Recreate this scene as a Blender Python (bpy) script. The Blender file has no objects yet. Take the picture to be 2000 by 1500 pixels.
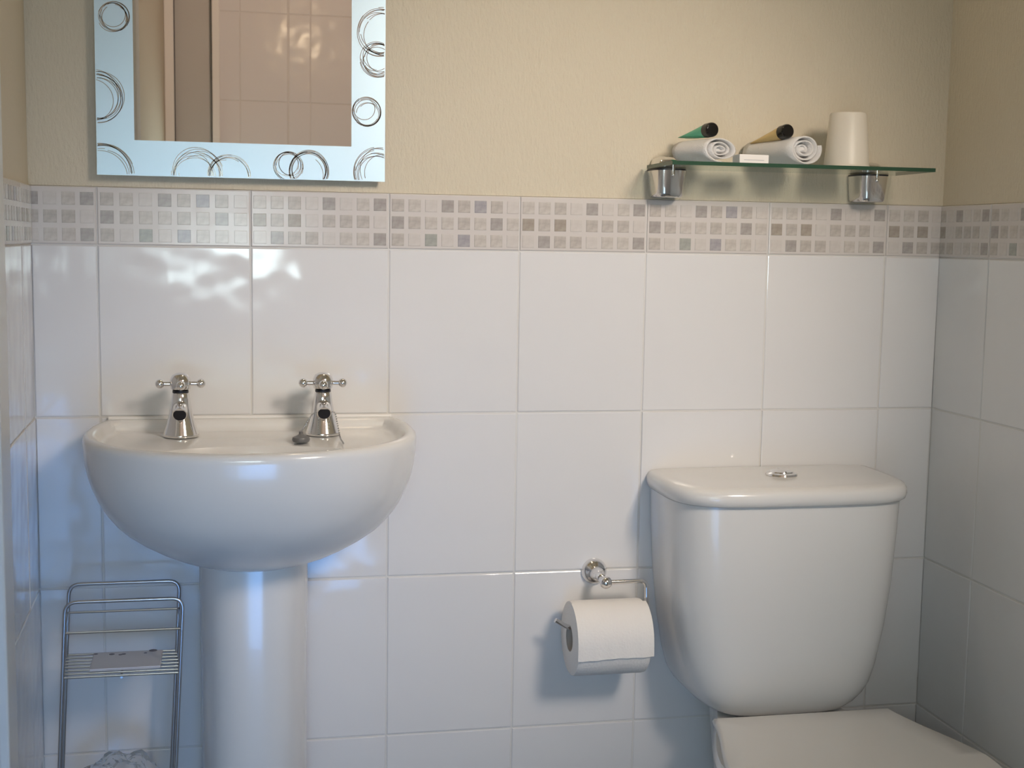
import bpy, bmesh, math, random
from mathutils import Vector, Matrix

random.seed(7)
S = bpy.context.scene
COL = S.collection

# ------------------------------------------------------------------ camera, world, lights, exposure
CAM = Vector((.2016, -1.9503, 1.112))
yaw, pit, rol = .2020, .1089, .0160
fw = Vector((math.sin(yaw) * math.cos(pit), math.cos(yaw) * math.cos(pit), -math.sin(pit)))
rt = Vector((math.cos(yaw), -math.sin(yaw), 0))
up = rt.cross(fw)
rt, up = (math.cos(rol) * rt + math.sin(rol) * up, -math.sin(rol) * rt + math.cos(rol) * up)
cd = bpy.data.cameras.new('camera')
cam = bpy.data.objects.new('camera', cd)
COL.objects.link(cam)
m = Matrix((rt, up, -fw)).transposed().to_4x4()
m.translation = CAM
cam.matrix_world = m
cd.sensor_width = 36
cd.lens = 2541.4 / 2000 * 36
cd.clip_start = .01
S.camera = cam

w = bpy.data.worlds.new('world')
S.world = w
w.use_nodes = True
w.node_tree.nodes['Background'].inputs[0].default_value = (.75, .85, 1, 1)
w.node_tree.nodes['Background'].inputs[1].default_value = .3

S.view_settings.view_transform = 'Standard'
S.view_settings.look = 'None'
S.view_settings.gamma = 1
S.view_settings.use_curve_mapping = False
S.view_settings.exposure = 0.0


def spot(name, loc, target, power, color, angle, blend, radius):
    l = bpy.data.lights.new(name, 'SPOT')
    l.energy = power
    l.color = color
    l.spot_size = math.radians(angle)
    l.spot_blend = blend
    l.shadow_soft_size = radius
    o = bpy.data.objects.new(name, l)
    COL.objects.link(o)
    o.location = loc
    o.rotation_euler = (Vector(target) - Vector(loc)).to_track_quat('-Z', 'Y').to_euler()
    return o


WARM = (1.0, .85, .68)
# warm spotlight on the right wall, turned to the middle of the back wall
spot('wall_spot', (1.17, -1.72, 1.80), (.64, 0, 1.0), 109, (1.0, .865, .735), 49, 1.0, .20)
# added fill spot, brightens the tiled wall behind the viewer for the mirror
spot('fill_spot', (.62, -.45, 2.30), (.30, -2.0, 1.55), 48, (1.0, .70, .55), 60, 1.0, .05)
DAY = (.77, .96, 1.0)
DAY_STRENGTH = 17.0
LOW_STRENGTH = 1.5
# area lamp for daylight at the added low pane, narrowed towards the basin
dl_ = bpy.data.lights.new('daylight', 'AREA')
dl_.shape = 'RECTANGLE'
dl_.size, dl_.size_y = .50, .52
dl_.energy = .85
dl_.color = (.08, .36, 1.0)
dl_.spread = math.radians(64)
do_ = bpy.data.objects.new('daylight', dl_)
COL.objects.link(do_)
do_.location = (.262, -1.993, .355)
do_.rotation_euler = (Vector((.10, 0, .64)) - do_.location).to_track_quat('-Z', 'Y').to_euler()

# ------------------------------------------------------------------ materials
def mat(name, base, rough=.5, metal=0.0, **kw):
    M = bpy.data.materials.new(name)
    M.use_nodes = True
    b = M.node_tree.nodes['Principled BSDF']
    b.inputs['Base Color'].default_value = (*base, 1)
    b.inputs['Roughness'].default_value = rough
    b.inputs['Metallic'].default_value = metal
    for k, v in kw.items():
        b.inputs[k].default_value = v
    return M


def noise_bump(M, scale, strength, dist, detail=2.0, stretch=(1, 1, 1), coord='Object', rough=.5):
    nt = M.node_tree
    b = nt.nodes['Principled BSDF']
    tc = nt.nodes.new('ShaderNodeTexCoord')
    mp = nt.nodes.new('ShaderNodeMapping')
    mp.inputs['Scale'].default_value = stretch
    nz = nt.nodes.new('ShaderNodeTexNoise')
    nz.inputs['Scale'].default_value = scale
    nz.inputs['Detail'].default_value = detail
    nz.inputs['Roughness'].default_value = rough
    bp = nt.nodes.new('ShaderNodeBump')
    bp.inputs['Strength'].default_value = strength
    bp.inputs['Distance'].default_value = dist
    nt.links.new(tc.outputs[coord], mp.inputs[0])
    nt.links.new(mp.outputs[0], nz.inputs['Vector'])
    nt.links.new(nz.outputs['Fac'], bp.inputs['Height'])
    nt.links.new(bp.outputs[0], b.inputs['Normal'])
    return nz, mp


def mottle(M, c1, c2, scale, lo=.35, hi=.65, detail=3.0):
    nt = M.node_tree
    b = nt.nodes['Principled BSDF']
    tc = nt.nodes.new('ShaderNodeTexCoord')
    nz = nt.nodes.new('ShaderNodeTexNoise')
    nz.inputs['Scale'].default_value = scale
    nz.inputs['Detail'].default_value = detail
    cr = nt.nodes.new('ShaderNodeValToRGB')
    cr.color_ramp.elements[0].position = lo
    cr.color_ramp.elements[1].position = hi
    cr.color_ramp.elements[0].color = (*c1, 1)
    cr.color_ramp.elements[1].color = (*c2, 1)
    nt.links.new(tc.outputs['Object'], nz.inputs['Vector'])
    nt.links.new(nz.outputs['Fac'], cr.inputs[0])
    nt.links.new(cr.outputs[0], b.inputs['Base Color'])


M_tile = mat('tile_glaze', (.745, .74, .745), .10)
# the glaze waves differently on each tile
nz, mp = noise_bump(M_tile, 15, .52, .004, 1.0)
oi = M_tile.node_tree.nodes.new('ShaderNodeObjectInfo')
vm = M_tile.node_tree.nodes.new('ShaderNodeVectorMath')
vm.operation = 'SCALE'
vm.inputs[0].default_value = (13, 7, 19)
M_tile.node_tree.links.new(oi.outputs['Random'], vm.inputs['Scale'])
M_tile.node_tree.links.new(vm.outputs[0], mp.inputs['Location'])
M_grout = mat('grout', (.68, .665, .64), .7)
M_paint = mat('embossed_wallpaper', (.66, .59, .46), .62)
noise_bump(M_paint, 95, .45, .005, 4.0, (2.6, 2.6, .9), rough=.65)
M_border = mat('border_glaze', (.64, .60, .575), .2)
noise_bump(M_border, 40, .3, .002, 1.0)
CHIP = {}
for k, a, b in (('v', (.59, .55, .52), (.63, .59, .56)), ('l', (.50, .46, .425), (.60, .56, .52)),
                ('m', (.44, .40, .37), (.54, .50, .46)), ('d', (.35, .32, .305), (.43, .40, .38)),
                ('D', (.34, .295, .255), (.41, .365, .315)), ('b', (.34, .325, .345), (.42, .40, .415)),
                ('g', (.34, .35, .32), (.41, .415, .38))):
    CHIP[k] = mat('chip_glaze_' + k, a, .2)
    mottle(CHIP[k], a, b, 140)
M_ceramic = mat('white_ceramic', (.755, .75, .745), .2)
M_ceramic.node_tree.nodes['Principled BSDF'].inputs['Coat Weight'].default_value = .35
M_seat = mat('seat_plastic', (.80, .785, .76), .22)
M_chrome = mat('chrome', (.80, .79, .78), .09, 1.0)
M_wire = mat('zinc_wire', (.52, .53, .54), .28, 1.0)
M_dark = mat('dark_rubber', (.012, .013, .02), .35)
M_hole = mat('spout_bore', (.004, .005, .012), .5)
M_mirror = mat('mirror_silver', (.80, .78, .74), .015, 1.0)
M_frost = mat('frosted_mirror', (.60, .76, .87), .42, .65)
M_ring = mat('etched_line', (.62, .60, .57), .12, 1.0)
M_glass = bpy.data.materials.new('shelf_glass')
M_glass.use_nodes = True
nt = M_glass.node_tree
nt.nodes.remove(nt.nodes['Principled BSDF'])
tr = nt.nodes.new('ShaderNodeBsdfTransparent')
tr.inputs[0].default_value = (.93, .975, .95, 1)
gl = nt.nodes.new('ShaderNodeBsdfGlossy')
gl.inputs['Roughness'].default_value = .03
fn = nt.nodes.new('ShaderNodeLayerWeight')
fn.inputs['Blend'].default_value = .12
mx = nt.nodes.new('ShaderNodeMixShader')
nt.links.new(fn.outputs['Facing'], mx.inputs[0])
nt.links.new(tr.outputs[0], mx.inputs[1])
nt.links.new(gl.outputs[0], mx.inputs[2])
nt.links.new(mx.outputs[0], nt.nodes['Material Output'].inputs[0])
M_edge = mat('glass_edge', (.035, .10, .06), .15, 0, **{'Transmission Weight': .25})
M_paper = mat('toilet_paper', (.86, .83, .80), .95)
noise_bump(M_paper, 260, .35, .002, 2.0)
M_card = mat('cardboard_core', (.45, .40, .35), .9)
M_terry = mat('terry_cloth', (.88, .87, .86), .98)
noise_bump(M_terry, 900, .8, .003, 2.0)
M_cup = mat('cup_plastic', (.70, .655, .57), .4, 0, **{'Subsurface Weight': .2})
M_cup.node_tree.nodes['Principled BSDF'].inputs['Subsurface Radius'].default_value = (.01, .01, .01)
M_green = mat('green_gel', (.12, .60, .38), .25, 0, **{'Transmission Weight': .1})
M_amber = mat('amber_gel', (.85, .62, .27), .25, 0, **{'Transmission Weight': .1})
M_cap = mat('black_cap', (.008, .007, .007), .12)
M_carton = mat('white_carton', (.85, .83, .82), .5)
M_ink = mat('grey_ink', (.42, .42, .46), .6)
M_white = mat('white_gloss_paint', (.80, .80, .78), .3)
M_ceil = mat('ceiling_paint', (.60, .57, .52), .8)
M_floor = mat('vinyl_floor', (.45, .43, .40), .45)
mottle(M_floor, (.26, .25, .235), (.34, .33, .31), 14)
M_frostpane = mat('grey_obscured_glass', (.50, .50, .48), .3)
M_bag = mat("clear_plastic", (.88, .90, .92), .12, 0, **{"Transmission Weight": .88, 'IOR': 1.2})
M_plate = mat('grey_packet', (.60, .59, .62), .35)
M_smudge = mat('dark_smudge', (.20, .20, .24), .6)
M_seal = mat('silicone', (.82, .81, .80), .3)
M_day = bpy.data.materials.new('daylit_pane')
M_day.use_nodes = True
nt = M_day.node_tree
nt.nodes.remove(nt.nodes['Principled BSDF'])
em = nt.nodes.new('ShaderNodeEmission')
em.inputs[0].default_value = (*DAY, 1)
em.inputs[1].default_value = DAY_STRENGTH
nt.links.new(em.outputs[0], nt.nodes['Material Output'].inputs[0])
M_low = M_day.copy()
dn = M_day.node_tree
dtc = dn.nodes.new('ShaderNodeTexCoord')
dnz = dn.nodes.new('ShaderNodeTexNoise')
dnz.inputs['Scale'].default_value = 13
dnz.inputs['Detail'].default_value = 2
dmr = dn.nodes.new('ShaderNodeMapRange')
dmr.inputs[1].default_value, dmr.inputs[2].default_value = .36, .66
dmr.inputs[3].default_value, dmr.inputs[4].default_value = DAY_STRENGTH * .25, DAY_STRENGTH * 1.8
dn.links.new(dtc.outputs['Object'], dnz.inputs['Vector'])
dn.links.new(dnz.outputs['Fac'], dmr.inputs[0])
dn.links.new(dmr.outputs[0], dn.nodes['Emission'].inputs[1])
M_low.name = 'added_low_pane_glow'
M_low.node_tree.nodes['Emission'].inputs[1].default_value = LOW_STRENGTH
M_bulb = bpy.data.materials.new('lit_globe')
M_bulb.use_nodes = True
nt = M_bulb.node_tree
nt.nodes.remove(nt.nodes['Principled BSDF'])
em = nt.nodes.new('ShaderNodeEmission')
em.inputs[0].default_value = (1, .78, .52, 1)
em.inputs[1].default_value = 40
nt.links.new(em.outputs[0], nt.nodes['Material Output'].inputs[0])


# ------------------------------------------------------------------ mesh helpers
def finish(name, me, material, parent=None, smooth=False, loc=None, rot=None):
    if material is not None:
        for mm in (material if isinstance(material, (list, tuple)) else (material,)):
            me.materials.append(mm)
    if smooth:
        for p in me.polygons:
            p.use_smooth = True
        if smooth != 'all':
            try:
                me.set_sharp_from_angle(angle=math.radians(smooth if smooth is not True else 40))
            except Exception:
                pass
    o = bpy.data.objects.new(name, me)
    COL.objects.link(o)
    if parent:
        o.parent = parent
    if loc:
        o.location = loc
    if rot:
        o.rotation_euler = rot
    return o


def mesh(name, v, f, fix=True):
    me = bpy.data.meshes.new(name)
    me.from_pydata([tuple(p) for p in v], [], f)
    if fix:
        bm = bmesh.new()
        bm.from_mesh(me)
        bmesh.ops.recalc_face_normals(bm, faces=bm.faces)
        bm.to_mesh(me)
        bm.free()
    me.update()
    return me


class MB:
    """collects simple shapes into one mesh"""

    def __init__(self):
        self.v, self.f = [], []

    def add(self, v, f):
        n = len(self.v)
        self.v += [tuple(p) for p in v]
        self.f += [tuple(i + n for i in q) for q in f]
        return self

    def box(self, x0, x1, y0, y1, z0, z1, bev=0.0):
        if bev:
            bm = bmesh.new()
            bmesh.ops.create_cube(bm, size=1)
            for q in bm.verts:
                q.co = Vector((x0 + (q.co.x + .5) * (x1 - x0), y0 + (q.co.y + .5) * (y1 - y0), z0 + (q.co.z + .5) * (z1 - z0)))
            bmesh.ops.bevel(bm, geom=list(bm.edges), offset=bev, segments=2, affect='EDGES', profile=.5)
            bm.verts.index_update()
            self.add([q.co for q in bm.verts], [[q.index for q in fc.verts] for fc in bm.faces])
            bm.free()
            return self
        v = [(x, y, z) for x in (x0, x1) for y in (y0, y1) for z in (z0, z1)]
        return self.add(v, [(0, 1, 3, 2), (4, 6, 7, 5), (0, 4, 5, 1), (2, 3, 7, 6), (0, 2, 6, 4), (1, 5, 7, 3)])

    def loft(self, loops, cap0=True, cap1=True, closed=True):
        n = len(loops[0])
        v = [p for lp in loops for p in lp]
        f = []
        for i in range(len(loops) - 1):
            for k in range(n if closed else n - 1):
                a, b = i * n + k, i * n + (k + 1) % n
                f.append((a, b, b + n, a + n))
        if cap0:
            f.append(tuple(range(n))[::-1])
        if cap1:
            f.append(tuple(range((len(loops) - 1) * n, len(loops) * n)))
        return self.add(v, f)

    def tube(self, pts, r, seg=10, cap=True, closed=False):
        pts = [Vector(p) for p in pts]
        n = len(pts)
        rr = r if isinstance(r, (list, tuple)) else [r] * n
        loops = []
        nrm = None
        for i, p in enumerate(pts):
            if closed:
                t = (pts[(i + 1) % n] - pts[i - 1]).normalized()
            else:
                t = (pts[min(i + 1, n - 1)] - pts[max(i - 1, 0)]).normalized()
            if nrm is None:
                a = Vector((0, 0, 1)) if abs(t.z) < .9 else Vector((1, 0, 0))
                nrm = (a - t * a.dot(t)).normalized()
            else:
                nrm = (nrm - t * nrm.dot(t)).normalized()
            bn = t.cross(nrm)
            loops.append([p + rr[i] * (math.cos(2 * math.pi * k / seg) * nrm + math.sin(2 * math.pi * k / seg) * bn) for k in range(seg)])
        if closed:
            loops.append(loops[0])
            return self.loft(loops, False, False)
        return self.loft(loops, cap, cap)

    def lathe(self, prof, origin=(0, 0, 0), axis='Z', seg=32, cap0=True, cap1=True):
        o = Vector(origin)
        loops = []
        for r, h in prof:
            lp = []
            for k in range(seg):
                a = 2 * math.pi * k / seg
                c, s = r * math.cos(a), r * math.sin(a)
                lp.append(o + (Vector((c, s, h)) if axis == 'Z' else Vector((c, -h, s)) if axis == 'Y' else Vector((h, c, s))))
            loops.append(lp)
        return self.loft(loops, cap0, cap1)

    def ball(self, c, r, seg=16, sc=(1, 1, 1)):
        prof = [(max(r * math.sin(math.pi * i / 10), 1e-5), -r * math.cos(math.pi * i / 10)) for i in range(11)]
        n = len(self.v)
        self.lathe(prof, (0, 0, 0), 'Z', seg)
        for i in range(n, len(self.v)):
            p = self.v[i]
            self.v[i] = (c[0] + p[0] * sc[0], c[1] + p[1] * sc[1], c[2] + p[2] * sc[2])
        return self

    def xf(self, M):
        self.v = [tuple(M @ Vector(p)) for p in self.v]
        return self

    def build(self, name, material, parent=None, smooth=False, **kw):
        return finish(name, mesh(name, self.v, self.f), material, parent, smooth, **kw)


def fillet(pts, r, n=6):
    """round the inner corners of a polyline"""
    pts = [Vector(p) for p in pts]
    out = [pts[0]]
    for i in range(1, len(pts) - 1):
        a = (pts[i - 1] - pts[i])
        b = (pts[i + 1] - pts[i])
        q = min(r, a.length * .49, b.length * .49)
        p0, p1 = pts[i] + a.normalized() * q, pts[i] + b.normalized() * q
        for k in range(n + 1):
            t = k / n
            out.append((1 - t) ** 2 * p0 + 2 * t * (1 - t) * pts[i] + t * t * p1)
    out.append(pts[-1])
    return out


def thing(name, label, cat, loc=(0, 0, 0), rotz=0, group=None):
    o = bpy.data.objects.new(name, None)
    o.empty_display_size = .05
    COL.objects.link(o)
    o.location = loc
    o.rotation_euler = (0, 0, rotz)
    o['label'] = label
    o['category'] = cat
    if group:
        o['group'] = group
    return o


def tag(o, label, cat, group=None):
    o['label'] = label
    o['category'] = cat
    if group:
        o['group'] = group
    return o


def struct(o):
    o['kind'] = 'structure'
    return o


# ------------------------------------------------------------------ the room shell
R0, R1, R2, R3, R4 = 1.098, .850, .598, .346, .094       # horizontal tile joints
BT = 1.181                                                # top of the mosaic border
CEIL = 2.36
PA = ('mlvdmbmv', 'dmllmldl', 'mvgvbllv')
PB = ('llmvdvld', 'DmDvmmmv', 'vdmmvlld')
_tile_cache, _chip_cache = {}, {}


def pillow(wd, ht, th, bev):
    """a tile: flat face, small rounded arris, sides"""
    v = []
    for ins, y in ((bev, 0), (bev * .3, bev * .3), (0, bev), (0, th)):
        v += [(ins, y, ins), (wd - ins, y, ins), (wd - ins, y, ht - ins), (ins, y, ht - ins)]
    f = [(0, 1, 2, 3)]
    for r in range(3):
        for k in range(4):
            a, b = r * 4 + k, r * 4 + (k + 1) % 4
            f.append((a, a + 4, b + 4, b))
    return v, f


def tile_mesh(wd, ht, kind):
    key = (round(wd, 4), round(ht, 4), kind)
    if key not in _tile_cache:
        v, f = pillow(wd, ht, .008, .0016)
        me = mesh('tile', v, f)
        me.materials.append(M_tile if kind == 'tile' else M_border)
        _tile_cache[key] = me
    return _tile_cache[key]


def chip_mesh(wd, letter):
    key = (round(wd, 4), letter)
    if key not in _chip_cache:
        v, f = pillow(wd, .0182, .0012, .0004)
        me = mesh('chip', v, f)
        me.materials.append(CHIP[letter])
        _chip_cache[key] = me
    return _chip_cache[key]


def place(name, me, parent, loc, rot=(0, 0, 0)):
    o = bpy.data.objects.new(name, me)
    COL.objects.link(o)
    o.parent = parent
    o.location = loc
    o.rotation_euler = rot
    return o


def tiles(wall, xj, zj, tilt=None):
    g = .0011
    for i in range(len(xj) - 1):
        for k in range(len(zj) - 1):
            wd, ht = xj[i + 1] - xj[i] - 2 * g, zj[k + 1] - zj[k] - 2 * g
            if wd < .004:
                continue
            rx, rz = random.gauss(0, .0022), random.gauss(0, .0022)
            if tilt and (i, k) in tilt:
                rx, rz = tilt[(i, k)]
            place('wall_tile', tile_mesh(wd, ht, 'tile'), wall, (xj[i] + g, -.0004, zj[k] + g), (rx, 0, rz))


def border(wall, xj, pats, full=.2015, anchor='l'):
    g = .0008
    for i in range(len(xj) - 1):
        x0, x1 = xj[i] + g, xj[i + 1] - g
        if x1 - x0 < .004:
            continue
        t = place('border_tile', tile_mesh(x1 - x0, BT - R0 - 2 * g, 'border'), wall, (x0, -.001, R0 + g))
        pt = pats[i % len(pats)]
        wd = x1 - x0
        wf = max(wd, full - 2 * g)
        pitch = wf / 8
        off = 0 if anchor == 'l' or wd > full * .9 or i else wd - wf
        if i == len(xj) - 2:
            off = 0 if wd < full * .9 and anchor != 'r' else off
        for r in range(3):
            for c in range(8):
                a = off + pitch * c + (pitch - .0182) / 2
                b = a + .0182
                a, b = max(a, .001), min(b, wd - .001)
                if b - a < .003:
                    continue
                place('mosaic_chip', chip_mesh(b - a, pt[r][c]), t, (a, -.0007, .0795 - .0255 * (r + 1) + .0015))


def shell(name, x0, x1, loc, rotz, z_tile, holes=None):
    """wall body: painted plaster above the tiling, with a grout bed child under the tiles"""
    b = MB()
    segs = holes or [(x0, x1, 0, CEIL)]
    for (a, c, z0, z1) in segs:
        lo, hi = max(z0, z_tile), z1
        if hi > lo:
            b.box(a, c, .003, .1, lo, hi)
        if z0 < z_tile:
            b.box(a, c, .012, .1, z0, min(z_tile, z1))
    o = struct(b.build(name, M_paint, None, loc=loc, rot=(0, 0, rotz)))
    gb = MB()
    for (a, c, z0, z1) in segs:
        if z0 < z_tile:
            gb.box(a, c, .0012, .0125, z0, min(z_tile, z1) - .0005)
    gb.build('grout_bed', M_grout, o)
    return o


ZJ = [.001, R4, R3, R2, R1, R0]
# back wall (plane y = 0)
XB = [-.0972, -.007, .208, .410, .609, .810, 1.011, 1.213, 1.3098]
wall_back = shell('wall_back', -.2, 1.42, (0, 0, 0), 0, BT)
tiles(wall_back, XB, ZJ, {(1, 4): (.006, .004), (7, 4): (.003, -.004)})
border(wall_back, XB, [PB, PA, PB, PA, PB, PA, PB, PB], anchor='r')
# right wall (plane x = 1.309), local x runs towards the viewer
wall_right = shell('wall_right', -.1, 2.12, (1.309, 0, 0), -math.pi / 2, BT)
XR = [-.0008, .1456] + [.1456 + .202 * k for k in range(1, 10)] + [2.02]
tiles(wall_right, XR, ZJ, {(0, 4): (.003, .004)})
border(wall_right, XR, [PB, PA], anchor='r')
# left wall, three degrees out of square; local x is negative towards the viewer
DEL = .0369
wall_left = shell('wall_left', -2.1, .02, (-.0964, 0, 0), math.pi / 2 + DEL, BT,
                  [(-.402, .02, 0, CEIL), (-1.152, -.402, 2.02, CEIL), (-2.1, -1.152, 0, CEIL)])
XL = [-.351, -.3125, -.1105, .0006]
tiles(wall_left, XL, ZJ, {(2, 4): (.004, .01), (1, 4): (.004, .006)})
border(wall_left, XL, [PB, PA, PB], anchor='r')
XL2 = [-2.02] + [-1.225 - .202 * k for k in range(3, -1, -1)] + [-1.215]
tiles(wall_left, [-2.02, -1.831, -1.629, -1.427, -1.225], ZJ)
border(wall_left, [-2.02, -1.831, -1.629, -1.427, -1.225], [PA, PB])
# opposite wall, fully tiled from the glazed strip to the right
wall_front = shell('wall_front', -1.42, .14, (0, -2.02, 0), math.pi, CEIL,
                   [(-1.42, -.55, 0, CEIL), (-.55, -.325, .79, CEIL), (-.325, -.125, 1.255, CEIL), (-.125, .14, 2.1, CEIL)])
XF = [-1.308, -1.197, -.995, -.793, -.591, -.389, -.187, -.127]
ZF = [.001, .247, .499, .751, 1.003, 1.255, 1.507, 1.759, 2.011, 2.263, 2.359]
tiles(wall_front, XF[:4] + [-.551], ZF)
tiles(wall_front, [-.548, -.389, -.326], [.792] + ZF[4:])
tiles(wall_front, [-.324, -.187, -.127], [1.257] + ZF[6:])
# narrow glazed strip beside it (white frame, grey obscured upper pane, daylit middle pane), plus an added low pane that lights the basin
win = MB()
win.box(-.025, .002, -2.06, -2.0, 0, 2.1, .003)
win.box(.108, .130, -2.06, -2.0, 1.255, 2.1, .003)
win.box(.30, .322, -2.06, -2.0, .79, 1.255, .003)
win.box(.002, .322, -2.055, -2.005, 1.215, 1.255, .003)
win.box(.002, .322, -2.055, -2.005, .745, 1.0, .003)
win.box(.322, .545, -2.06, -2.0, .745, .789, .003)
win.box(.52, .545, -2.06, -2.0, 0, .745, .003)
win.box(.002, .52, -2.055, -2.005, .0, .09, .003)
win.box(.002, .108, -2.055, -2.005, 2.06, 2.1, .003)
window_1 = struct(win.build('window_1', M_white))
MB().box(.002, .108, -2.034, -2.026, 1.255, 2.06).build('upper_pane', M_frostpane, window_1)
MB().box(.002, .300, -2.034, -2.026, 1.0, 1.215).build('middle_pane', M_day, window_1)
MB().box(.002, .52, -2.034, -2.026, .09, .745).build('added_low_pane', M_low, window_1)
wseal = MB().box(.0018, .0042, -2.026, -2.012, 1.255, 2.06).box(.1058, .1082, -2.026, -2.012, 1.255, 2.06)
wseal.build('glazing_seal', M_dark, window_1)

struct(MB().box(-.25, 1.45, -2.15, .12, -.08, 0).build('floor', M_floor))
struct(MB().box(-.25, 1.45, -2.15, .12, CEIL, CEIL + .06).build('ceiling', M_ceil))

# door with its frame in the left wall
ROTL = Matrix.Translation((-.0964, 0, 0)) @ Matrix.Rotation(math.pi / 2 + DEL, 4, 'Z')
fr = MB()
fr.box(-.424, -.352, -.012, .0005, 0, 2.08, .003)
fr.box(-1.219, -1.154, -.018, .0005, 0, 2.08, .003)
fr.box(-1.154, -.400, -.018, .0005, 2.02, 2.08, .003)
fr.xf(ROTL)
struct(fr.build('trim_1', M_white))
dl = MB()
dl.box(-1.148, -.406, .012, .05, .006, 2.014, .002)
door = struct(dl.xf(ROTL).build('door_1', M_white))
for (z0, z1) in ((.2, .85), (1.0, 1.85)):
    p = MB()
    for (a, b, c, d) in ((-1.03, -.52, z0, z0 + .02), (-1.03, -.52, z1 - .02, z1), (-1.03, -1.01, z0, z1), (-.54, -.52, z0, z1)):
        p.box(a, b, .006, .0125, c, d, .002)
    p.xf(ROTL).build('door_panel', M_white, door)
h = MB().box(-1.10, -1.06, .006, .012, .95, 1.09, .002)
h.tube(fillet([(-1.08, .008, 1.03), (-1.08, -.04, 1.03), (-.98, -.04, 1.03)], .012), .008)
h.xf(ROTL).build('door_handle', M_chrome, door, smooth=True)

# ------------------------------------------------------------------ mirror with a frosted band
MX0, MX1, MZ0, MZ1 = -.0035, .4015, 1.1965, 1.90
mir = thing('wall_mirror', 'frosted-edge wall mirror etched with rings of fine lines above the basin', 'mirror', ((MX0 + MX1) / 2, 0, MZ0))
cx = (MX0 + MX1) / 2
MB().box(-.15, .15, -.0145, .0025, .03, .66).build('backing_board', M_white, mir)
MB().box(MX0 - cx, MX1 - cx, -.0195, -.0148, 0, MZ1 - MZ0).build('mirror_glass', M_mirror, mir)
ix0, ix1, iz0, iz1 = .0480 - cx, .3525 - cx, .0495, MZ1 - MZ0 - .0495
ox0, ox1, oz1 = MX0 - cx, MX1 - cx, MZ1 - MZ0
fb = MB()
fb.box(ox0, ox1, -.0199, -.0195, 0, iz0).box(ox0, ox1, -.0199, -.0195, iz1, oz1)
fb.box(ox0, ix0, -.0199, -.0195, iz0, iz1).box(ix1, ox1, -.0199, -.0195, iz0, iz1)
fb.build('frosted_border', M_frost, mir)


def ring(xc, zc, r, strokes, keep=None, seed=0):
    rnd = random.Random(seed)
    b = MB()
    for s in range(strokes + 2):
        rr = r * rnd.uniform(.74, 1.0)
        dx, dz = rnd.uniform(-1, 1) * (r - rr) * .9, rnd.uniform(-1, 1) * (r - rr) * .9
        ec, ph = rnd.uniform(0, .05), rnd.uniform(0, 6.28)
        a0 = rnd.uniform(0, 6.28)
        span = rnd.uniform(3.6, 6.2)
        n = 72
        run = []
        hw = .00042

        def flush(run):
            if len(run) > 2:
                v, f = [], []
                for (px, pz, nx, nz_) in run:
                    for sg in (-1, 1):
                        for y in (-.0199, -.0203):
                            v.append((px + sg * hw * nx, y, pz + sg * hw * nz_))
                for i in range(len(run) - 1):
                    a = 4 * i
                    f += [(a + 1, a + 5, a + 7, a + 3), (a, a + 4, a + 5, a + 1), (a + 2, a + 3, a + 7, a + 6)]
                b.add(v, f)
        for i in range(n + 1):
            a = a0 + span * i / n
            q = rr * (1 + ec * math.cos(2 * a + ph)) * (1 - .05 * i / n)
            px, pz = xc + dx + q * math.cos(a), zc + dz + q * math.sin(a)
            ok = ox0 + .0008 < px < ox1 - .0008 and .0008 < pz < oz1 - .0008
            if keep and ok:
                ok = keep(px, pz)
            if ok:
                run.append((px, pz, math.cos(a), math.sin(a)))
            else:
                flush(run)
                run = []
        flush(run)
    if b.v:
        b.build('etched_ring', M_ring, mir)


for i, (x, z, r, n) in enumerate(((.0226, 1.4149, .0215, 6), (-.0012, 1.3048, .037, 8), (.3954, 1.4115, .036, 7), (.3904, 1.3713, .026, 7),
                                  (.3744, 1.2969, .0215, 6), (.0038, 1.1974, .044, 7), (.1335, 1.2022, .037, 8), (.1777, 1.1983, .031, 7),
                                  (.2617, 1.2151, .0215, 7), (.291, 1.2092, .030, 8), (.3912, 1.2089, .037, 7),
                                  (.03, 1.56, .03, 7), (.37, 1.62, .036, 7), (.01, 1.74, .04, 7), (.12, 1.885, .034, 7), (.29, 1.88, .036, 7))):
    ring(x - cx, z - MZ0, r, n, None, 100 + i)

# ------------------------------------------------------------------ washbasin
BC = .2095                                   # basin centre line
N = 112


def d_outline(a, yb, b, ex, back, z, y_back=-.0012):
    """D-shaped loop: straight back at y_back, curved front; angle-indexed about (0,-.15)"""
    poly = []
    for i in range(241):
        th = math.pi * i / 240
        c, s = math.cos(th), math.sin(th)
        poly.append(Vector((a * math.copysign(abs(c) ** (2 / ex), c), yb - b * abs(s) ** (2 / ex))))
    poly = [Vector((back, y_back)), Vector((back + (a - back) * .8, y_back + (yb - y_back) * .55))] + poly
    poly += [Vector((-back - (a - back) * .8, y_back + (yb - y_back) * .55)), Vector((-back, y_back))]
    c0 = Vector((0, (y_back + yb - b) / 2))
    out = []
    m_ = len(poly)
    for k in range(N):
        an = 2 * math.pi * k / N + .01
        d = Vector((math.cos(an), math.sin(an)))
        best = None
        for i in range(m_):
            p, q = poly[i] - c0, poly[(i + 1) % m_] - c0
            e = q - p
            den = d.x * e.y - d.y * e.x
            if abs(den) < 1e-12:
                continue
            t = (p.x * e.y - p.y * e.x) / den
            u = (p.x * d.y - p.y * d.x) / den
            if t > 0 and -1e-9 <= u <= 1 + 1e-9 and (best is None or t > best):
                best = t
        pt = c0 + d * best
        out.append(Vector((pt.x, pt.y, z)))
    return out


def mixl(A, B, t, z):
    return [Vector((p.x * (1 - t) + q.x * t, p.y * (1 - t) + q.y * t, z)) for p, q in zip(A, B)]


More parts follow.
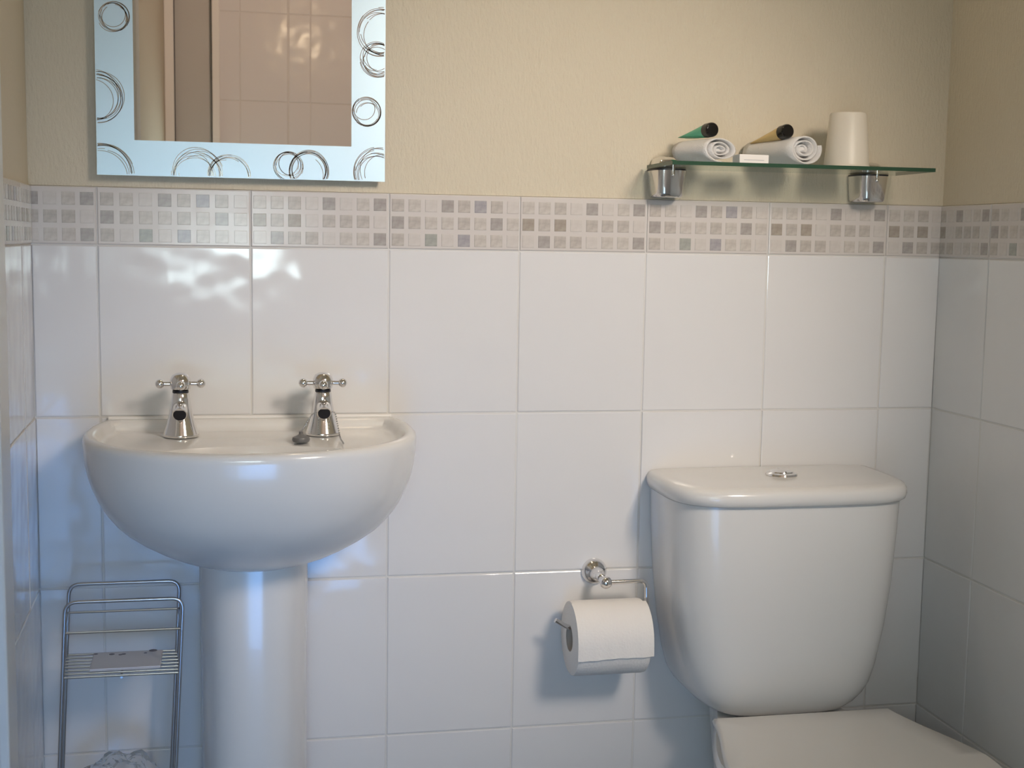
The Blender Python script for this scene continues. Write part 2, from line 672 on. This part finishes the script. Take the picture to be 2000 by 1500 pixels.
basin = thing('washbasin', 'white ceramic washbasin with two chrome taps on a pedestal', 'washbasin', (BC, 0, .60))
ZO = .60
A0 = d_outline(.2265, -.11, .232, 2.25, .212, 0)
foot = d_outline(.06, -.10, .07, 2.1, .055, 0, -.03)
loops = []
# underside from the foot up to the rim: near-elliptical profile
prof = [(.20, .6530), (.28, .6565), (.34, .6602), (.42, .6660), (.52, .6755), (.61, .6865), (.70, .6995), (.78, .7135), (.83, .7250), (.875, .7385), (.90, .7475),
        (.925, .7590), (.955, .7755), (.975, .7900), (.988, .8050), (.996, .8200), (1.0, .8330), (1.0, .8385)]
for s, z in prof:
    lp = []
    for p in A0:
        yb = -.0012 - .05 * (1 - s) ** 1.5
        lp.append(Vector((p.x * s, min(yb, (p.y + .06) * (.16 + .84 * s) - .06), z - ZO)))
    loops.append(lp)


def shrunk(k, z, dy=0.0):
    return [Vector((p.x * (1 - k / .2265), (p.y + .17) * (1 - k / .17) - .17 + dy, z - ZO)) for p in A0]


loops += [shrunk(.0012, .8425), shrunk(.004, .8458), shrunk(.008, .847), shrunk(.013, .8466), shrunk(.017, .8440), shrunk(.0195, .8385),
          shrunk(.022, .8335), shrunk(.027, .8312)]
inner = shrunk(.030, .8305)
el = []
for k in range(N):
    an = 2 * math.pi * k / N + .01
    el.append(Vector((.148 * math.cos(an), -.226 + .086 * math.sin(an), 0)))
loops += [[Vector((p.x, p.y, .8308 - ZO)) for p in inner]]
loops += [mixl(inner, el, .5, .8300 - ZO), mixl(inner, el, .9, .8285 - ZO), mixl(inner, el, 1.0, .826 - ZO)]
for s, z in ((.975, .818), (.93, .795), (.84, .765), (.68, .738), (.45, .720), (.2, .712), (.12, .711)):
    loops.append([Vector((p.x * s, (p.y + .218) * s - .218, z - ZO)) for p in el])
MB().loft(loops).build('basin_body', M_ceramic, basin, smooth=50)
dr = MB().lathe([(.021, .712 - ZO), (.021, .7145 - ZO), (.014, .7145 - ZO), (.012, .7125 - ZO)], (0, -.218, 0))
dr.build('drain', M_chrome, basin, smooth=True)
sl = MB().tube([(-.205, -.004, .8475 - ZO), (.205, -.004, .8475 - ZO)], .0035, 8)
sl.build('sealant_bead', M_seal, basin, smooth=True)
ov = MB().lathe([(.008, 0), (.008, .002), (.005, .003), (.003, .0025)], (0, 0, 0), 'Y', 20)
ov.xf(Matrix.Translation((-.003, -.306, .835 - ZO)) @ Matrix.Rotation(math.pi, 4, 'Z'))
ov.build('overflow_cap', M_chrome, basin, smooth=True)

ped = thing('pedestal', 'tall white ceramic pedestal column under the washbasin', 'pedestal', (BC, 0, 0))
lp = []
for z, hw, dp in ((.0005, .100, .205), (.03, .099, .203), (.055, .088, .192), (.12, .080, .185), (.30, .0755, .180), (.50, .0755, .178), (.62, .077, .174), (.6600, .077, .172), (.6575, .070, .160), (.6500, .045, .120)):
    ring_ = []
    for k in range(40):
        t = k / 39.0
        an = math.pi * t
        ring_.append(Vector((hw * math.copysign(abs(math.cos(an)) ** .75, math.cos(an)), -.06 - (dp - .06) * abs(math.sin(an)) ** .85, z)))
    ring_ += [Vector((-hw * .98, -.03, z)), Vector((hw * .98, -.03, z))]
    lp.append(ring_)
MB().loft(lp).build('column', M_ceramic, ped, smooth=50)


def make_tap(x, label, turn):
    t = thing('tap', label, 'tap', (x, -.072, .8313), 0, 'basin taps')
    b = MB().lathe([(.0245, 0), (.0252, .002), (.0246, .004), (.0212, .014), (.0172, .028), (.0145, .042), (.0130, .054), (.0122, .060), (.0110, .062)], seg=40)
    b.build('tap_body', M_chrome, t, smooth=True)
    s = MB().tube([(0, -.002, .041), (0, -.014, .0415), (0, -.024, .039), (0, -.031, .0345)], [.0095, .0102, .0104, .0104], 24)
    sp = s.build('spout', M_chrome, t, smooth=True)
    o = MB().lathe([(.0088, 0), (.0088, .0012), (.001, .0012)], (0, 0, 0), 'Y', 24)
    o.xf(Matrix.Translation((0, -.0309, .0345)) @ Matrix.Rotation(math.radians(24), 4, 'X'))
    o.build('spout_opening', M_hole, sp, smooth=True)
    MB().lathe([(.0112, .0605), (.0112, .0650)], seg=32).build('gasket', M_dark, t, smooth=True)
    h = thing_part('cross_handle', t)
    hub = MB().lathe([(.0085, .0648), (.0135, .067), (.0150, .073), (.0145, .080), (.0115, .0865), (.0060, .0895), (.0005, .0903)], seg=32)
    hub.build('handle_hub', M_chrome, h, smooth=True)
    for k in range(4):
        a = turn + k * math.pi / 2
        d = Vector((math.cos(a), math.sin(a), 0))
        c = Vector((0, 0, .0745))
        arm = MB().tube([c + d * .011, c + d * .026], .0032, 12)
        arm.ball(c + d * .0280, .0067, 18)
        arm.build('handle_arm', M_chrome, h, smooth=True)
    return t


def thing_part(name, parent):
    o = bpy.data.objects.new(name, None)
    o.empty_display_size = .02
    COL.objects.link(o)
    o.parent = parent
    return o


make_tap(.1095, 'left chrome cross-head tap on the basin, without a chain', .06)
make_tap(.3085, 'right chrome cross-head tap with the plug chain looped round it', -.03)

O = Vector((.2745, -.1380, .8312))
plug = thing('basin_plug', 'dark basin plug on a bead chain hanging round the right tap', 'plug', O)
MB().lathe([(.0115, .0), (.0125, .003), (.0115, .006), (.006, .0085), (.003, .0105), (.0028, .014), (.0005, .0145)]).build(
    'plug_body', mat('plug_rubber', (.16, .16, .165), .35), plug, smooth=True)
ch = MB()
path = []
key = [Vector(p) for p in ((.2745, -.138, .8456), (.2790, -.126, .8490), (.2860, -.108, .8570), (.2935, -.0940, .8640), (.3000, -.0900, .8640), (.3085, -.0985, .8600),
                           (.3165, -.0925, .8640), (.3240, -.0900, .8650), (.3270, -.1000, .8520), (.3290, -.116, .8380), (.3300, -.132, .8326), (.3308, -.150, .8322), (.3312, -.168, .8318))]
for i in range(len(key) - 1):
    p0, p1, p2, p3 = key[max(i - 1, 0)], key[i], key[i + 1], key[min(i + 2, len(key) - 1)]
    for k in range(10):
        t = k / 10
        path.append(.5 * ((2 * p1) + (p2 - p0) * t + (2 * p0 - 5 * p1 + 4 * p2 - p3) * t * t + (3 * p1 - p0 - 3 * p2 + p3) * t ** 3))
acc, last = 0, path[0]
ch.ball(path[0] - O, .0011, 6)
for p in path[1:]:
    acc += (p - last).length
    last = p
    if acc >= .0026:
        ch.ball(p - O, .00115, 6)
        acc = 0
c = ch.build('bead_chain', mat('chain_metal', (.45, .45, .46), .25, 1.0), plug, smooth=True)
c['kind'] = 'stuff'

# ------------------------------------------------------------------ toilet
TC = 1.010
toilet = thing('toilet', 'white close-coupled toilet with its lid closed in the right corner', 'toilet', (TC, 0, 0))


def cist_loop(hw, dp, z, yb=-.003, e=4.6, n=72):
    """flat-backed rounded section"""
    lp_ = []
    for k in range(n):
        t = math.pi * k / (n - 1)
        c_, s_ = math.cos(t), math.sin(t)
        lp_.append(Vector((hw * math.copysign(abs(c_) ** (2 / e), c_), yb - .02 - (dp - .02) * abs(s_) ** (2 / e), z)))
    lp_ += [Vector((-hw * .985, yb, z)), Vector((hw * .985, yb, z))]
    return lp_


cs = [(.395, .104, .135), (.402, .114, .150), (.412, .129, .156), (.425, .142, .160), (.440, .151, .163), (.470, .160, .166), (.53, .171, .170), (.60, .179, .173), (.68, .184, .175), (.729, .186, .176)]
cist = MB().loft([cist_loop(hw, dp, z) for z, hw, dp in cs]).build('cistern', M_ceramic, toilet, smooth=50)
ld = [(.7300, .183, .176), (.7305, .188, .183), (.733, .1910, .1865), (.740, .1930, .1885), (.748, .1925, .188), (.7535, .1895, .185), (.7565, .1840, .179), (.7578, .174, .168), (.7586, .12, .11), (.7588, .03, .04)]
MB().loft([cist_loop(hw, dp, z) for z, hw, dp in ld]).build('cistern_lid', M_ceramic, toilet, smooth=50)
fbm = MB().lathe([(.0235, .7580), (.0245, .7595), (.0235, .7625), (.0195, .7640), (.0185, .7632), (.0175, .7655), (.010, .7675), (.0005, .768)], (.003, -.083, 0), seg=40)
bt = fbm.build('flush_button', M_chrome, toilet, smooth=True)
MB().box(.0032, .0040, -.0995, -.0665, .7636, .7668).build('button_divider', M_dark, bt)


def pan_loop(hb, hf, y0, y1, z, n=64, yw=None):
    """seat-like outline: narrow back of half width hb at y0, widest hf, round front at y1"""
    yw = yw if yw is not None else y0 - (y0 - y1) * .48
    lp_ = []
    for k in range(n):
        t = math.pi * k / (n - 1)
        c_, s_ = math.cos(t), math.sin(t)
        lp_.append(Vector((hf * math.copysign(abs(c_) ** .86, c_), yw - (yw - y1) * abs(s_) ** .92, z)))
    m_ = 10
    for k in range(1, m_ + 1):
        t = k / m_
        e = t * t * (3 - 2 * t) * .5 + t * .5
        lp_.append(Vector((-(hf + (hb - hf) * e), yw + (y0 - yw) * t, z)))
    for k in range(m_, 0, -1):
        t = k / m_
        e = t * t * (3 - 2 * t) * .5 + t * .5
        lp_.append(Vector((hf + (hb - hf) * e, yw + (y0 - yw) * t, z)))
    return lp_


pan = [(.0005, .10, .115, -.10, -.42), (.04, .098, .112, -.10, -.41), (.15, .095, .105, -.10, -.38), (.25, .085, .120, -.08, -.43), (.32, .084, .145, -.05, -.53),
       (.365, .082, .162, -.03, -.580), (.385, .082, .168, -.03, -.588), (.392, .078, .163, -.034, -.580)]
MB().loft([pan_loop(hb, hf, y0, y1, z) for z, hb, hf, y0, y1 in pan]).build('pan', M_ceramic, toilet, smooth=50)
st = [(.3930, .120, .172, -.21, -.588), (.3945, .124, .178, -.207, -.594), (.402, .125, .179, -.206, -.595), (.4065, .121, .174, -.210, -.590)]
MB().loft([pan_loop(hb, hf, y0, y1, z) for z, hb, hf, y0, y1 in st]).build('seat', M_seat, toilet, smooth=50)
sd = [(.4080, .134, .184, -.204, -.597), (.4090, .139, .186, -.1995, -.603), (.4155, .1405, .1875, -.198, -.6045), (.4195, .1385, .185, -.200, -.602), (.4212, .134, .184, -.205, -.597),
      (.4225, .10, .14, -.25, -.54), (.4228, .03, .05, -.34, -.44)]
MB().loft([pan_loop(hb, hf, y0, y1, z) for z, hb, hf, y0, y1 in sd]).build('seat_lid', M_seat, toilet, smooth=50)
for sx in (-1, 1):
    MB().tube([(sx * .085 - .02, -.190, .407), (sx * .085 + .02, -.190, .407)], .0075, 16).build('hinge', M_chrome, toilet, smooth=True)

# ------------------------------------------------------------------ toilet roll on its holder
hold = thing('toilet_roll_holder', 'chrome wall-mounted toilet roll holder with bent arm beside the cistern', 'roll holder', (.738, 0, .596))
H0 = Vector((.738, 0, .596))
MB().lathe([(.0205, .0008), (.0205, .004), (.0185, .009), (.0150, .013), (.0125, .015), (.0075, .022), (.0065, .034), (.0065, .048)], (0, 0, 0), 'Y', 40).build('wall_rose', M_chrome, hold, smooth=True)
MB().ball(Vector((.7415, -.060, .5925)) - H0, .0098, 24).build('ball_joint', M_chrome, hold, smooth=True)
nk = MB().tube([(0, -.044, -.001), (.003, -.058, -.0035)], .0065, 14)
nk.build('neck', M_chrome, hold, smooth=True)
arm = fillet([(.7480, -.060, .5930), (.8065, -.060, .5930), (.8080, -.062, .5240), (.6830, -.065, .5240), (.6610, -.067, .5385)], .012, 8)
MB().tube([Vector(p) - H0 for p in arm], .0036, 12).build('arm', M_chrome, hold, smooth=True)

RC = Vector((.7415, -.0650, .5085))
roll = thing('toilet_roll', 'white toilet roll with its loose end folded over the front', 'toilet roll', RC)
R = .0570
seg = 72
outer = MB()
x0, x1 = -.0575, .0575
prs = [(.0205, x0), (.0535, x0), (.0562, x0 + .0015), (R, x0 + .005), (R, x1 - .005), (.0562, x1 - .0015), (.0535, x1), (.0205, x1)]
outer.lathe(prs, (0, 0, 0), 'X', seg, False, False)
outer.build('paper', M_paper, roll, smooth=True)
MB().lathe([(.0190, x0 + .0005), (.0207, x0 + .0005), (.0207, x1 - .0005), (.0190, x1 - .0005), (.0190, x0 + .0005)], (0, 0, 0), 'X', 40, False, False).build('core', M_card, roll, smooth=True)
fl = []
nx, na = 24, 22
for s in (0, 1):
    for i in range(nx + 1):
        for k in range(na + 1):
            x = x0 - .0005 + (x1 - x0 + .0032) * i / nx
            ed = math.sin(i / nx * 9) * .012 + (.05 * (1 - i / nx))
            a = math.radians(100) + (math.radians(95) + ed) * k / na
            lift = .0003 + .0030 * max(0, (k / na - .82) / .18) ** 2 + .0006 * math.sin(i * 1.3) * (k / na) ** 3
            r_ = R + lift + s * .0004
            fl.append((x, r_ * math.cos(a) * 1.0, r_ * math.sin(a)))
ff = []
n1 = (nx + 1) * (na + 1)
for i in range(nx):
    for k in range(na):
        a = i * (na + 1) + k
        ff.append((a, a + 1, a + na + 2, a + na + 1))
        ff.append((n1 + a, n1 + a + na + 1, n1 + a + na + 2, n1 + a + 1))
for i in range(nx):
    for k in (0, na):
        a, b = i * (na + 1) + k, (i + 1) * (na + 1) + k
        ff.append((a, b, n1 + b, n1 + a))
for k in range(na):
    for i in (0, nx):
        a = i * (na + 1) + k
        ff.append((a, a + 1, n1 + a + 1, n1 + a))
finish('loose_sheet', mesh('loose_sheet', fl, ff), M_paper, roll, 60)

# ------------------------------------------------------------------ glass shelf
SZ = 1.2320                               # top of the glass
SX0, SX1, SY0, SY1 = .8045, 1.2185, -.1350, -.0120
shelf = thing('glass_shelf', 'clear glass shelf on two chrome brackets above the mosaic border', 'shelf', ((SX0 + SX1) / 2, 0, SZ))
sx = (SX0 + SX1) / 2
MB().box(SX0 - sx + .0004, SX1 - sx - .0004, SY0 + .0004, SY1, -.0058, 0).build('glass_pane', M_glass, shelf)
ge = MB().box(SX0 - sx, SX1 - sx, SY0 - .0004, SY0 + .0004, -.0056, -.0002)
ge.box(SX0 - sx - .0003, SX0 - sx + .0004, SY0, SY1, -.0056, -.0002)
ge.box(SX1 - sx - .0004, SX1 - sx + .0003, SY0, SY1, -.0056, -.0002)
ge.build('glass_edge', M_edge, shelf)
for bx in (.8350, 1.1690):
    br = thing_part('bracket', shelf)
    br.location = (bx - sx, 0, 0)
    lo = []
    # shell below the glass: rounded wedge tapering downwards
    for z, hw, dp in ((-.0085, .0265, .0475), (-.020, .0257, .0465), (-.032, .0246, .0452), (-.0425, .0236, .044), (-.0460, .0228, .0432), (-.0482, .0212, .0416), (-.0490, .0188, .0392)):
        q = []
        for k in range(25):
            t = math.pi * k / 24
            q.append(Vector((hw * math.copysign(abs(math.cos(t)) ** .55, math.cos(t)), -.004 - (dp - .004) * abs(math.sin(t)) ** .55, z)))
        q += [Vector((-hw, -.0008, z)), Vector((hw, -.0008, z))]
        lo.append(q)
    MB().loft(lo).build('bracket_shell', M_chrome, br, smooth=30)
    g_ = MB()
    lo = []
    for z, hw, dp in ((-.0084, .0268, .0482), (-.0060, .0268, .0482)):
        q = []
        for k in range(25):
            t = math.pi * k / 24
            q.append(Vector((hw * math.copysign(abs(math.cos(t)) ** .55, math.cos(t)), -.004 - (dp - .004) * abs(math.sin(t)) ** .55, z)))
        q += [Vector((-hw, -.0008, z)), Vector((hw, -.0008, z))]
        lo.append(q)
    g_.loft(lo).build('gasket', M_dark, br, smooth=45)
    lo = []
    for z, hw, dp in ((.0002, .0215, .036), (.005, .0208, .035), (.009, .0190, .031), (.0122, .0155, .025), (.0138, .010, .017)):
        q = []
        for k in range(25):
            t = math.pi * k / 24
            q.append(Vector((hw * math.copysign(abs(math.cos(t)) ** .6, math.cos(t)), -.004 - (dp - .004) * abs(math.sin(t)) ** .6, z)))
        q += [Vector((-hw, -.0008, z)), Vector((hw, -.0008, z))]
        lo.append(q)
    MB().loft(lo).build('clamp_cap', M_chrome, br, smooth=45)
    sc_ = MB().tube([(0, -.046, -.0150), (0, -.046, -.0060)], .0032, 14)
    sc_.ball((0, -.046, -.0158), .0034, 14)
    sc_.build('clamp_screw', M_chrome, br, smooth=True)


def rolled_towel(name, label, front, ang, length, wd, ht, turns, seed, folds):
    """a flannel rolled up; its spiral end faces local -Y, body runs along +Y"""
    t = thing(name, label, 'towel', front, ang, 'rolled flannels on the glass shelf')
    rnd = random.Random(seed)
    th = 1.0 / (turns + .55)
    cs_ = []
    n = int(turns * 40)
    ph = [rnd.uniform(0, 6.28) for _ in range(4)]
    inner_, outer_ = [], []
    for i in range(n + 1):
        a = 2 * math.pi * turns * i / n
        r = .14 + (1 - .14) * (i / n)
        wob = 1 + folds * (1 - i / n) * (math.sin(3 * a + ph[0]) * .5 + math.sin(2 * a + ph[1]) * .5)
        for lst, rr in ((inner_, r * wob - th * .36), (outer_, r * wob + th * .02)):
            rr = max(rr, .02)
            lst.append((rr * math.cos(a - 2.2), rr * math.sin(a - 2.2)))
    b = MB()
    ny = 9
    m1 = n + 1
    v, f = [], []
    for j in range(ny):
        y = length * j / (ny - 1)
        sh = 1 - .06 * (j / (ny - 1)) ** 2
        for lst in (inner_, outer_):
            for i, (u_, w_) in enumerate(lst):
                dy = .0025 * math.sin(i * .11 + ph[2]) * (1 if j == 0 else 0) - (.006 * (1 - i / n) if j == 0 else 0) * -1
                zz = max((w_ * sh * .5 + .5) * ht, .0004)
                v.append((u_ * sh * wd / 2, y + dy, zz))
    st_ = 2 * m1
    for j in range(ny - 1):
        for i in range(n):
            a = j * st_ + i
            f.append((a, a + st_, a + st_ + 1, a + 1))
            a += m1
            f.append((a, a + 1, a + st_ + 1, a + st_))
        for i in (0, n):
            a = j * st_ + i
            f.append((a, a + m1, a + m1 + st_, a + st_))
    for j in (0, ny - 1):
        for i in range(n):
            a = j * st_ + i
            f.append((a, a + 1, a + m1 + 1, a + m1))
    finish('rolled_cloth', mesh('rolled_cloth', v, f), M_terry, t, 'all')
    # soft core that closes the middle of the roll
    co = MB()
    lp_ = []
    for y in (.010, length - .002):
        lp_.append([Vector((.10 * wd * math.cos(2 * math.pi * k / 16), y, ht * (.5 + .10 * math.sin(2 * math.pi * k / 16)))) for k in range(16)])
    co.loft(lp_).build('roll_centre', M_terry, t, smooth=True)
    return t


rolled_towel('rolled_towel', 'flattened rolled white flannel at the left end of the glass shelf', (.888, -.113, SZ + .0003), .42, .076, .070, .0385, 3.1, 3, .16)
rolled_towel('rolled_towel', 'rounder rolled white flannel standing next to the white cup on the shelf', (1.019, -.113, SZ + .0003), .30, .116, .066, .0475, 3.4, 5, .07)


def toiletry_tube(label, cap_pos, ang, pitch, gel, ln):
    t = thing('toiletry_tube', label, 'tube', cap_pos, 0, 'small tubes lying on the flannels')
    t.rotation_euler = (pitch, 0, ang)
    lo = []
    for i in range(12):
        s = i / 11
        y = .016 + (ln - .016) * s
        rx = .0098 + .0030 * s
        rz = .0098 * (1 - s) ** .8 + .0007
        lo.append([Vector((rx * math.cos(2 * math.pi * k / 24), y, rz * math.sin(2 * math.pi * k / 24) - .0050 * s)) for k in range(24)])
    MB().loft(lo).build('tube_body', gel, t, smooth=50)
    c_ = MB().lathe([(.0005, .0002), (.0070, .0001), (.0092, .0006), (.0104, .0022), (.0107, .005), (.0107, .017)], (0, 0, 0), 'Y', 32)
    c_.xf(Matrix.Rotation(math.pi, 4, 'Z'))
    c_.build('tube_cap', M_cap, t, smooth=True)
    return t


toiletry_tube('small green tube with a black cap lying on the left flannel', (.8740, -.1080, 1.2805), .17, -.02, M_green, .084)
toiletry_tube('small amber tube with a black cap lying behind the right flannel', (.9950, -.1020, 1.2830), .19, -.10, M_amber, .088)

soap = thing('soap_carton', 'small white carton lying between the two rolled flannels', 'carton', (.9400, -.0930, SZ + .0003), .10)
MB().box(-.024, .024, -.012, .012, 0, .014, .001).build('carton', M_carton, soap)
sk = MB()
sk.box(-.017, .016, -.0122, -.0119, .0054, .0062)
sk.build('printed_line', M_ink, soap)

cup = thing('bathroom_cup', 'upturned white plastic cup at the right of the glass shelf', 'cup', (1.0985, -.0830, SZ + .0003))
MB().lathe([(.0345, 0), (.0352, .0012), (.0345, .0028), (.0338, .0032), (.0275, .0790), (.0262, .0812), (.0240, .0820), (.0005, .0815)], seg=56, cap0=False).build('cup_wall', M_cup, cup, smooth=35)

# ------------------------------------------------------------------ wire rack with its contents
rack = thing('wire_rack', 'tall zinc wire storage rack standing left of the pedestal', 'rack', (.035, -.11, 0))
K0 = Vector((.035, -.11, 0))
WR = .0026


def lean(x, z):
    return x - .052 * (.62 - z)


def rk(pts):
    return [Vector((lean(p[0], p[2]), p[1], p[2])) - K0 for p in pts]


for yy, xa, xb, zt in ((-.060, -.0475, .1045, .6190), (-.160, -.0400, .1140, .6205)):
    MB().tube(fillet(rk([(xa, yy, .003), (xa, yy, zt), (xb, yy, zt), (xb, yy, .003)]), .016, 6), WR, 10).build('frame_hoop', M_wire, rack, smooth=True)
for zt in (.578,):
    for yy, xa, xb in ((-.060, -.0475, .1045), (-.160, -.0400, .1140)):
        MB().tube(rk([(xa, yy, zt), (xb, yy, zt)]), .0018, 8).build('guard_rail', M_wire, rack, smooth=True)
    for xa, xb in ((-.0475, -.0400), (.1045, .1140)):
        MB().tube(rk([(xa, -.060, zt), (xb, -.160, zt)]), .0018, 8).build('guard_rail', M_wire, rack, smooth=True)
for zt, nw in ((.516, 8), (.285, 8), (.06, 8)):
    for k in range(nw):
        t = k / (nw - 1)
        MB().tube(rk([(-.0475 + .0075 * t, -.060 - .1 * t, zt), (.1045 + .0095 * t, -.060 - .1 * t, zt)]), .0017, 8).build('tray_wire', M_wire, rack, smooth=True)
    for xa, xb in ((-.0475, -.0400), (.1045, .1140), (.03, .037)):
        MB().tube(rk([(xa, -.060, zt - .003), (xb, -.160, zt - .003)]), .0018, 8).build('tray_rail', M_wire, rack, smooth=True)
pk = thing('flat_packet', 'grey flat packet with dark smudges lying on the wire rack tray', 'packet', (.034, -.110, .5182), .02)
MB().box(-.047, .047, -.036, .036, 0, .004, .001).build('packet', M_plate, pk)
for x, y, q in ((-.022, .026, .004), (-.010, .022, .003), (-.006, .024, .0035), (.024, .024, .0025), (.034, .034, .006), (-.044, .030, .003)):
    MB().lathe([(q, .0040), (q * .8, .0043), (.0002, .0044)], (x, y, 0), 'Z', 12).build('smudge', M_smudge, pk)
# crumpled bag on the lower tray
rnd = random.Random(11)
bm = bmesh.new()
bmesh.ops.create_icosphere(bm, subdivisions=4, radius=1)
from mathutils import noise as mnoise
for q in bm.verts:
    d = q.co.normalized()
    k = 1 + .22 * mnoise.noise(d * 2.2) + .13 * mnoise.noise(d * 5 + Vector((3, 1, 7))) + .06 * abs(mnoise.noise(d * 11))
    q.co = Vector((d.x * .056 * k, d.y * .040 * k, max(d.z * .052 * k, -.046) + .0465))
me = bpy.data.meshes.new('bag')
bm.to_mesh(me)
bm.free()
bag = finish('plastic_bag', me, M_bag, None, False, (.022, -.112, .2873))
tag(bag, 'crumpled clear plastic bag on the lower tray of the wire rack', 'plastic bag')

# ------------------------------------------------------------------ wall light above the mirror (out of the picture, seen in reflections)
wl = thing('wall_light', 'warm globe wall light above the frosted mirror', 'wall light', (.45, 0, 1.98))
MB().lathe([(.045, -.002), (.045, .008), (.03, .014), (.010, .016), (.010, .05)], (0, 0, 0), 'Y', 32).build('light_base', M_chrome, wl, smooth=True)
MB().ball((0, -.085, 0), .040, 24).build('globe', M_bulb, wl, smooth=True)
